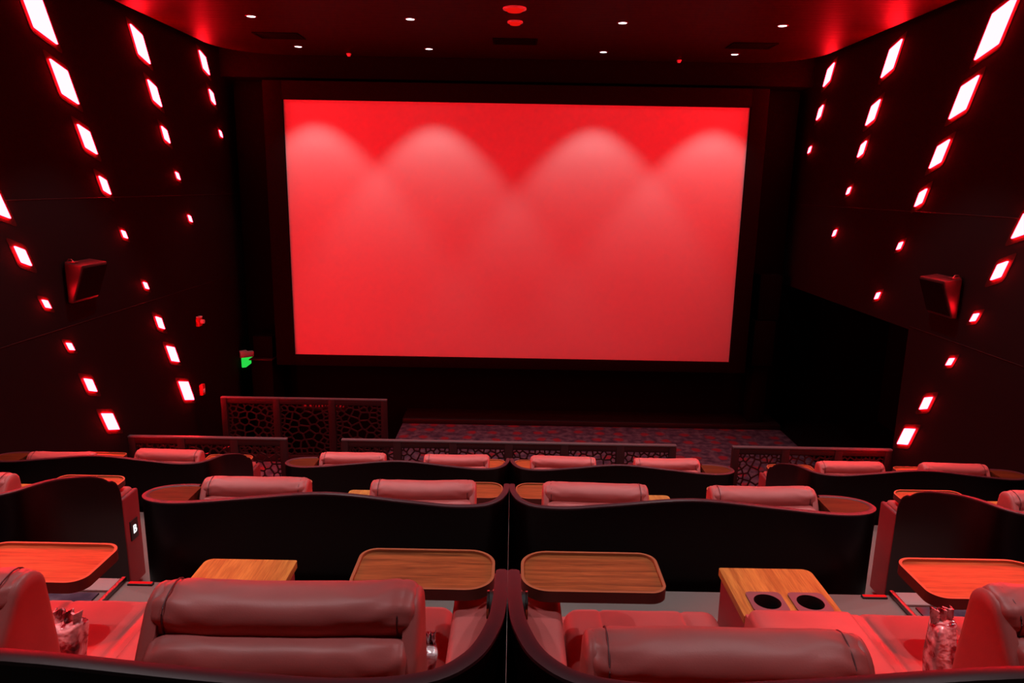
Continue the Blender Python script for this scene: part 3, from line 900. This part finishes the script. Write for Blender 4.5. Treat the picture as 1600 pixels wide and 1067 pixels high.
def build_pod(s):
    """One twin pod; s = +1 opens its wing at local x = 0 and runs to +x, -1 mirrored."""
    def XY(u, v): return (s * u, v)
    t = root('privacy_pod', (0, 0, 0), 'x', 'seat pod', 'curved twin seat pods')
    # shell: dark outside, walnut inside
    verts, faces, mi = [], [], []
    n = len(OUT)
    for p in OUT: verts += [(s * p[0], p[1], 0.0), (s * p[0], p[1], p[2])]
    for p in INN: verts += [(s * p[0], p[1], 0.0), (s * p[0], p[1], p[2])]
    o2 = 2 * n
    for i in range(n - 1):
        faces.append((2 * i, 2 * i + 2, 2 * i + 3, 2 * i + 1)); mi.append(0)
        faces.append((o2 + 2 * i, o2 + 2 * i + 1, o2 + 2 * i + 3, o2 + 2 * i + 2)); mi.append(1)
        faces.append((2 * i + 1, 2 * i + 3, o2 + 2 * i + 3, o2 + 2 * i + 1)); mi.append(0)
    faces.append((0, 1, o2 + 1, o2)); mi.append(0)
    faces.append((2 * n - 2, o2 + 2 * n - 2, o2 + 2 * n - 1, 2 * n - 1)); mi.append(0)
    raw('shell', verts, faces, [M_SHELL, M_WOOD_RIM], t, smooth=50, mats=mi)
    # capping along the top edge
    verts, faces = [], []
    ov, ht = 0.0004, 0.006
    sec = [(-ov, -0.004), (-ov, ht * 0.5), (0.008, ht), (TH - 0.008, ht), (TH + ov, ht * 0.5), (TH + ov, -0.004)]
    m = len(sec)
    for i in range(n):
        a, b = Vector(OUT[i]), Vector(INN[i])
        d = Vector((b.x - a.x, b.y - a.y, 0)); d.normalize()
        # top-edge tangent for the cap's own "up"
        p0 = Vector(OUT[max(i - 1, 0)]); p1 = Vector(OUT[min(i + 1, n - 1)])
        tg = (p1 - p0).normalized()
        up = d.cross(tg); up.normalize()
        if up.z < 0 or (i < 3 and up.y < 0 and up.z < 0.3): up = -up
        if i < 2: up = Vector((0, 1, 0))
        for (e, f) in sec:
            q = a + d * e + up * f
            verts.append((s * q.x, q.y, q.z))
    for i in range(n - 1):
        for k_ in range(m):
            faces.append((i * m + k_, i * m + (k_ + 1) % m, (i + 1) * m + (k_ + 1) % m, (i + 1) * m + k_))
    faces.append(tuple(range(m))); faces.append(tuple((n - 1) * m + k_ for k_ in range(m)))
    raw('rim', verts, faces, M_RIM, t, smooth=40)
    # corner shelf inside the rounded outer end
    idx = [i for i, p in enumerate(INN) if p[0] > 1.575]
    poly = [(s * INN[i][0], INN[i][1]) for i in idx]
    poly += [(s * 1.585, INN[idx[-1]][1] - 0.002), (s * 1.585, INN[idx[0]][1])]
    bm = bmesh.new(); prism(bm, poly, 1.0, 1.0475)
    obj('corner_shelf', bm, M_WOOD_REDLIT, t)
    # arm rest beside the wing, with its front block
    xs = lambda a, b: tuple(sorted((s * a, s * b)))
    v_, f_ = pillow(*xs(0.036, 0.163), 0.48, 1.118, 0.04, 0.655, 0.022, crown=0.004)
    raw('arm_rest', v_, f_, M_LEATHER, t, smooth=45)
    box_obj('arm_front', (*xs(0.003, 0.034), 0.925, 1.118, 0.03, 0.642), M_LEATHER_D, t, r=0.012, seg=3)
    v_, f_ = pillow(*xs(1.625, 1.785), 0.30, 1.118, 0.04, 0.655, 0.022, crown=0.004)
    raw('arm_rest', v_, f_, M_LEATHER, t, smooth=45)
    # console between the seats
    body = box_obj('console_body', (*xs(0.752, 1.062), 0.63, 1.27, 0.02, 0.555), M_LEATHER_D, t, r=0.012)
    bm = bmesh.new()
    prism(bm, [(s * x, y) for x, y in rrect(0.746, 1.068, 0.985, 1.28, [0.03, 0.008, 0.005, 0.005])], 0.555, 0.58)
    ct = obj('console_top', bm, M_WOOD_Y, t)
    for cx in (0.845, 0.985):
        cc = (s * cx, 1.063); rr = 0.043
        # plate with a round mouth, and an open cup below it
        q = [(s * x, y) for x, y in rrect(cx - 0.058, cx + 0.058, 1.005, 1.121, 0.014, 6)]
        N = 40
        def edge(a):
            dx, dy = math.cos(a), math.sin(a); best = None
            for k_ in range(len(q)):
                (x1, y1), (x2, y2) = q[k_], q[(k_ + 1) % len(q)]
                den = dx * (y2 - y1) - dy * (x2 - x1)
                if abs(den) < 1e-12: continue
                t_ = ((x1 - cc[0]) * (y2 - y1) - (y1 - cc[1]) * (x2 - x1)) / den
                u_ = ((x1 - cc[0]) * dy - (y1 - cc[1]) * dx) / den
                if t_ > 0 and -1e-6 <= u_ <= 1 + 1e-6 and (best is None or t_ < best): best = t_
            return (cc[0] + dx * best, cc[1] + dy * best)
        bm = bmesh.new()
        an = [k_ * 2 * math.pi / N for k_ in range(N)]
        A = [bm.verts.new((*edge(a), 0.585)) for a in an]
        B = [bm.verts.new((cc[0] + rr * math.cos(a), cc[1] + rr * math.sin(a), 0.585)) for a in an]
        D = [bm.verts.new((*edge(a), 0.579)) for a in an]
        for k_ in range(N):
            n_ = (k_ + 1) % N
            bm.faces.new((A[k_], A[n_], B[n_], B[k_])); bm.faces.new((A[k_], D[k_], D[n_], A[n_]))
        ch = obj('cup_holder', bm, M_PLUM, ct)
        bm = bmesh.new()
        rings = [[bm.verts.new((cc[0] + r_ * math.cos(a), cc[1] + r_ * math.sin(a), z_)) for a in an] for r_, z_ in ((rr, 0.585), (rr - 0.001, 0.582), (rr - 0.003, 0.50))]
        for R0, R1_ in zip(rings, rings[1:]):
            for k_ in range(N):
                bm.faces.new((R0[k_], R0[(k_ + 1) % N], R1_[(k_ + 1) % N], R1_[k_]))
        bm.faces.new(rings[-1])
        obj('cup_well', bm, M_HOLE, ct)
        bm = bmesh.new(); cyl(bm, (cc[0], cc[1], 0.55), (0, 0, 1), rr + 0.002, 0.11, 40)
        cut_me = bpy.data.meshes.new('cutter'); bm.to_mesh(cut_me); bm.free()
        cut = bpy.data.objects.new('cutter', cut_me); COL.objects.link(cut)
        for o in (ct, body):
            md = o.modifiers.new('cut', 'BOOLEAN'); md.operation = 'DIFFERENCE'; md.object = cut; md.solver = 'EXACT'
            bpy.context.view_layer.update()
            nm = bpy.data.meshes.new_from_object(o.evaluated_get(bpy.context.evaluated_depsgraph_get()))
            o.modifiers.clear(); o.data = nm
        bpy.data.objects.remove(cut)
    v_, f_ = pillow(*xs(0.745, 1.072), 0.61, 0.975, 0.50, 0.622, 0.028, crown=0.006)
    raw('console_pad', v_, f_, M_LEATHER, t, smooth=45)
    # swing trays
    for (u0, u1, radii, post) in ((0.040, 0.475, None, 0.10), (1.255, 1.70, None, 1.69)):
        v0, v1 = 0.868, 1.108
        big, small = 0.075, 0.05
        inner_left = u0 < 0.5
        rad = [0.055, 0.085, 0.085, 0.05] if inner_left else [0.085, 0.055, 0.05, 0.085]
        outl = rrect(u0, u1, v0, v1, rad, 8)
        lip = 0.009
        inl = rrect(u0 + lip, u1 - lip, v0 + lip, v1 - lip, [max(0.02, r_ - lip) for r_ in rad], 8)
        bm = bmesh.new()
        m_ = len(outl)
        z0, z1, zi = 0.690, 0.726, 0.717
        a = [bm.verts.new((s * x, y, z0)) for x, y in outl]
        b = [bm.verts.new((s * x, y, z1)) for x, y in outl]
        c = [bm.verts.new((s * x, y, z1)) for x, y in inl]
        d = [bm.verts.new((s * x, y, zi)) for x, y in inl]
        bm.faces.new(a[::-1])
        for k_ in range(m_):
            n_ = (k_ + 1) % m_
            f = bm.faces.new((a[k_], a[n_], b[n_], b[k_])); f.material_index = 1
            bm.faces.new((b[k_], b[n_], c[n_], c[k_]))
            bm.faces.new((c[k_], c[n_], d[n_], d[k_]))
        tr = obj('tray_table', bm, [M_WOOD_RIM, M_WOOD_DARK], t)
        bm = bmesh.new(); prism(bm, [(s * x, y) for x, y in inl], zi - 0.006, zi + 0.0006)
        obj('tray_panel', bm, M_WOOD_X, tr)
        up = 0.115 if inner_left else 1.69
        bm = bmesh.new()
        cyl(bm, (s * up, 0.97, 0.672), (0, 0, 1), 0.03, 0.036, 20)
        obj('tray_post', bm, M_STEEL, tr)
    bm = bmesh.new(); cyl(bm, (s * 0.042, 0.70, 0.775), (1, 0, 0), 0.045, 0.022, 28)
    hg = obj('tray_hinge', bm, M_BLACK, t)
    bm = bmesh.new(); cyl(bm, (s * 0.051, 0.70, 0.775), (1, 0, 0), 0.047, 0.006, 28)
    obj('hinge_ring', bm, M_CHROME, hg)
    return t

# recliner seat: origin on the floor at the pod's back plane, centred on the seat
def build_seat(recline, seed, co, bdv=0.0, bdh=0.0, name_label='x'):
    t = root('recliner_seat', (0, 0, 0), name_label, 'recliner seat', 'red leather recliner seats')
    w = 0.27
    cw = 0.281 if abs(co) < 0.03 else 0.266
    v_, f_ = pillow(co - cw, co + cw, 0.36, 1.205, 0.22, 0.475, 0.05, gx=(co - 0.14, co + 0.14), crown=0.012, depth=0.006, wr=0.0012, seed=seed)
    raw('seat_cushion', v_, f_, M_LEATHER, t, smooth=50)
    bm = bmesh.new(); rbox(bm, co - cw + 0.01, co + cw - 0.01, 1.165, 1.212, 0.07, 0.40, r=0.02, seg=3)
    obj('foot_rest', bm, M_LEATHER_D, t)
    bm = bmesh.new(); rbox(bm, co - cw + 0.015, co + cw - 0.015, 0.42, 1.15, 0.0, 0.22, r=0.005)
    obj('base', bm, M_BLACK, t)
    piv = Matrix.Translation((0, bdv, bdh)) @ Matrix.Translation((0, 0.44, 0.44)) @ Matrix.Rotation(math.radians(recline), 4, 'X') @ Matrix.Translation((0, -0.44, -0.44))
    # backrest: upholstered block, its seating face turned forward
    F = piv @ Matrix.Translation((0, 0.335, 0.40)) @ Matrix.Rotation(math.radians(12), 4, 'X') @ Matrix.Rotation(math.radians(-90), 4, 'X')
    # local: x across, y downward (0 top .. ), z forward
    v_, f_ = pillow(-w, w, -0.60, 0.02, -0.03, 0.09, 0.045, gy=(-0.40,), gx=(-0.15, 0.15), crown=0.012, depth=0.007, seed=seed, M=F)
    raw('backrest', v_, f_, M_LEATHER, t, smooth=50)
    G = piv @ Matrix.Translation((0, 0.200, 0.955))
    v_, f_ = bolster(2 * w - 0.03, 0.058, 0.068, seed + 5, seam=0.02, M=G)
    raw('back_roll', v_, f_, M_LEATHER, t, smooth=60)
    G = piv @ Matrix.Translation((0, 0.262, 1.042)) @ Matrix.Rotation(math.radians(14), 4, 'X')
    v_, f_ = bolster(0.530, 0.060, 0.052, seed, M=G)
    hr = raw('head_rest', v_, f_, M_LEATHER, t, smooth=60)
    pts = []
    for (c, ra, rb, til) in (((0.264, 1.042), 0.056, 0.049, 14), ((0.205, 0.955), 0.052, 0.060, 0)):
        for k_ in range(24):
            a = k_ / 24 * 2 * math.pi
            x_, y_ = ra * math.cos(a), rb * math.sin(a)
            q_ = math.radians(til)
            pts.append((c[0] + x_ * math.cos(q_) - y_ * math.sin(q_), c[1] + x_ * math.sin(q_) + y_ * math.cos(q_)))
    pts += [(0.235, 0.66), (0.360, 0.66), (0.338, 0.90)]
    # convex outline
    pts = sorted(set(pts))
    def half_hull(ps):
        h = []
        for p in ps:
            while len(h) >= 2 and (h[-1][0] - h[-2][0]) * (p[1] - h[-2][1]) - (h[-1][1] - h[-2][1]) * (p[0] - h[-2][0]) <= 0: h.pop()
            h.append(p)
        return h[:-1]
    hull = half_hull(pts) + half_hull(pts[::-1])
    for sx in (-1, 1):
        bm = bmesh.new()
        cx_ = sum(p[0] for p in hull) / len(hull); cy_ = sum(p[1] for p in hull) / len(hull)
        rings = []
        for (off, k_) in ((0.240, 0.95), (0.252, 1.0), (0.260, 1.0), (0.266, 0.97), (0.2705, 0.89), (0.2725, 0.75), (0.273, 0.45)):
            rings.append([bm.verts.new(piv @ Vector((sx * off, cx_ + (p[0] - cx_) * k_, cy_ + (p[1] - cy_) * k_))) for p in hull])
        for A, B in zip(rings, rings[1:]):
            for k_ in range(len(hull)):
                n_ = (k_ + 1) % len(hull)
                bm.faces.new((A[k_], A[n_], B[n_], B[k_]))
        bm.faces.new(rings[0]); bm.faces.new(rings[-1])
        obj('side_gusset', bm, M_LEATHER, t, smooth=60)
    for sx in (-1, 1):
        x = sx * (0.265 - 0.036)
        pts = []
        for k_ in range(28):
            a = k_ / 28 * 2 * math.pi
            ca, sa = math.cos(a), math.sin(a)
            rr = (abs(ca) ** 2.6 + abs(sa) ** 2.6) ** (-1 / 2.6) * 0.972
            pts.append(tuple(G @ Vector((x, 0.060 * ca * rr, 0.052 * sa * rr))))
        obj('piping', tube(pts, 0.0018, 6, closed=True), M_STITCH, hr)
    return t

pods = {1: build_pod(1), -1: build_pod(-1)}
pods_used = {1: False, -1: False}
def place_pod(s, x, row, label):
    y, z = ROW[row]
    if not pods_used[s]:
        o = pods[s]; o.location = (x, y, z); o['label'] = label; pods_used[s] = True
    else:
        o = copy_tree(pods[s], (x, y, z), label)
    return o
seat_proto = {}
def place_seat(pod_x, s, which, row, label, recline=0, seed=1, dz=0.0, du=0.0, bdv=0.0, bdh=0.0):
    y, z = ROW[row]
    u, co = ((0.437, 0.015), (1.30, 0.047))[which]
    x = pod_x + s * (u + du)
    key = (recline, seed, s, which, du, bdv, bdh)
    if key not in seat_proto:
        o = build_seat(recline, seed, s * (co - du), bdv, bdh); seat_proto[key] = o
        o.location = (x, y, z + dz); o['label'] = label
    else:
        o = copy_tree(seat_proto[key], (x, y, z + dz), label)
    return o
RN = {'C': 'nearest row', 'B': 'middle row', 'A': 'front row'}
for row in 'CBA':
    place_pod(-1, -0.0007, row, 'dark curved twin pod of the %s, left of the centre gap' % RN[row])
    place_pod(1, 0.0007, row, 'dark curved twin pod of the %s, right of the centre gap' % RN[row])
    if row != 'C':
        place_pod(-1, -2.40, row, 'dark curved twin pod of the %s, between left aisle and left wall' % RN[row])
        place_pod(1, 2.40, row, 'dark curved twin pod of the %s, between right aisle and right wall' % RN[row])
RL = 'red leather recliner of the %s, '
place_seat(-0.006, -1, 0, 'C', RL % RN['C'] + 'first left of the centre gap, headrest upright', 0, 1, dz=0.0, du=0.0)
place_seat(0.006, 1, 0, 'C', RL % RN['C'] + 'first right of the centre gap, leaning back', 7.5, 2, du=-0.022, bdh=-0.015)
place_seat(-0.006, -1, 1, 'C', RL % RN['C'] + 'at the left edge, cut by the frame', -1, 3, bdv=0.09, bdh=-0.045)
place_seat(0.006, 1, 1, 'C', RL % RN['C'] + 'at the right edge, cut by the frame', -1, 3, bdv=0.09, bdh=-0.045)
for row in 'BA':
    place_seat(-0.006, -1, 0, row, RL % RN[row] + 'first left of the centre gap', 1, 4)
    place_seat(0.006, 1, 0, row, RL % RN[row] + 'first right of the centre gap', 1, 5)
    place_seat(-0.006, -1, 1, row, RL % RN[row] + 'at the left aisle, left of centre', 1, 6)
    place_seat(0.006, 1, 1, row, RL % RN[row] + 'at the right aisle, right of centre', 1, 4)
    place_seat(-2.40, -1, 0, row, RL % RN[row] + 'just beyond the left aisle', 1, 5)
    place_seat(2.40, 1, 0, row, RL % RN[row] + 'just beyond the right aisle', 1, 6)
    place_seat(-2.40, -1, 1, row, RL % RN[row] + 'against the left wall', 6, 7)
    place_seat(2.40, 1, 1, row, RL % RN[row] + 'against the right wall', 1, 5)

# lit row letter on the arm front of the left pod in the middle row
yB, zB = ROW['B']
t = root('row_sign', (-2.404, yB + 1.022, zB + 0.40), 'small black sign with a lit white letter B by the left aisle', 'row sign')
box_obj('plate', (0.0, 0.008, -0.044, 0.044, -0.066, 0.066), M_BLACK, t, r=0.003)
fc = bpy.data.curves.new('letter', 'FONT'); fc.body = 'B'; fc.size = 0.075; fc.extrude = 0.0008; fc.offset = 0.002
fc.align_x = 'CENTER'; fc.align_y = 'CENTER'
tmp = bpy.data.objects.new('letter_tmp', fc); COL.objects.link(tmp)
bpy.context.view_layer.update()
me = bpy.data.meshes.new_from_object(tmp.evaluated_get(bpy.context.evaluated_depsgraph_get()))
bpy.data.objects.remove(tmp)
lt = link('letter', me, M_LETTER, t, smooth=0)
lt.rotation_euler = (math.pi / 2, 0, math.pi / 2)
lt.location = (0.0092, 0.0, 0.0)

# red LED strips at the edge of the upper tread
for s, side in ((-1, 'left'), (1, 'right')):
    t = root('step_light', (s * 1.75, 3.10, 2.01), 'thin red step light on the platform edge at the %s aisle' % side, 'step light')
    box_obj('housing', (-0.06, 0.06, -0.012, 0.012, 0.0, 0.010), M_BLACK, t, r=0.003)
    box_obj('diffuser', (-0.055, 0.055, -0.008, 0.008, 0.0095, 0.014), M_LED, t, r=0.002)

# blankets in clear plastic wrap stuffed beside the headrests of the nearest row
def blanket(x, y, z, w, d, h, rz, tilt, seed, label):
    t = root('wrapped_blanket', (x, y, z), label, 'wrapped blanket', rotz=rz)
    rnd = random.Random(seed)
    bm = bmesh.new()
    rbox(bm, -w / 2, w / 2, -d / 2, d / 2, 0, h, r=min(w, d) * 0.3, seg=3)
    bmesh.ops.subdivide_edges(bm, edges=list(bm.edges), cuts=2, use_grid_fill=True)
    for v in bm.verts:
        a = v.co
        k_ = 0.007
        v.co = a + Vector((k_ * math.sin(60 * a.z + 31 * a.y + seed), k_ * math.sin(55 * a.x + 38 * a.z + seed * 2), k_ * 0.6 * math.sin(70 * a.y + 45 * a.x)))
        v.co.x *= 1 - 0.25 * max(0, a.z / h - 0.5)
        v.co.x += tilt * a.z
    obj('bundle', bm, M_WRAP, t, smooth=60)
    bm = bmesh.new()
    vs_ = []
    for i in range(9):
        x_ = -w * 0.42 + w * 0.84 * i / 8
        z0 = h - 0.012; z1 = h + 0.030 + 0.002 * math.sin(i * 1.9 + seed)
        vs_.append([bm.verts.new((x_ + tilt * z_, 0.004 * math.sin(i * 2.3 + q * 1.1) * (1 + q) + o_, z_)) for q, z_ in enumerate((z0, (z0 + z1) / 2, z1)) for o_ in (-0.003, 0.003)])
    for a, b in zip(vs_, vs_[1:]):
        for q in (0, 2):
            bm.faces.new((a[q], b[q], b[q + 2], a[q + 2])); bm.faces.new((a[q + 1], a[q + 3], b[q + 3], b[q + 1]))
        bm.faces.new((a[4], b[4], b[5], a[5]))
    obj('wrap_fin', bm, M_WRAP, t, smooth=60)
blanket(1.14, 1.665, 2.51, 0.07, 0.06, 0.32, 0.15, -0.06, 1, 'blanket in shiny clear wrap beside the headrest at the right edge')
blanket(-1.165, 1.665, 2.51, 0.09, 0.06, 0.27, -0.2, 0.1, 4, 'blanket in shiny clear wrap beside the headrest at the left edge')
blanket(-0.212, 1.62, 2.51, 0.045, 0.06, 0.25, 0.1, 0.05, 7, 'blanket in shiny clear wrap between the upright headrest and the armrest at the gap')
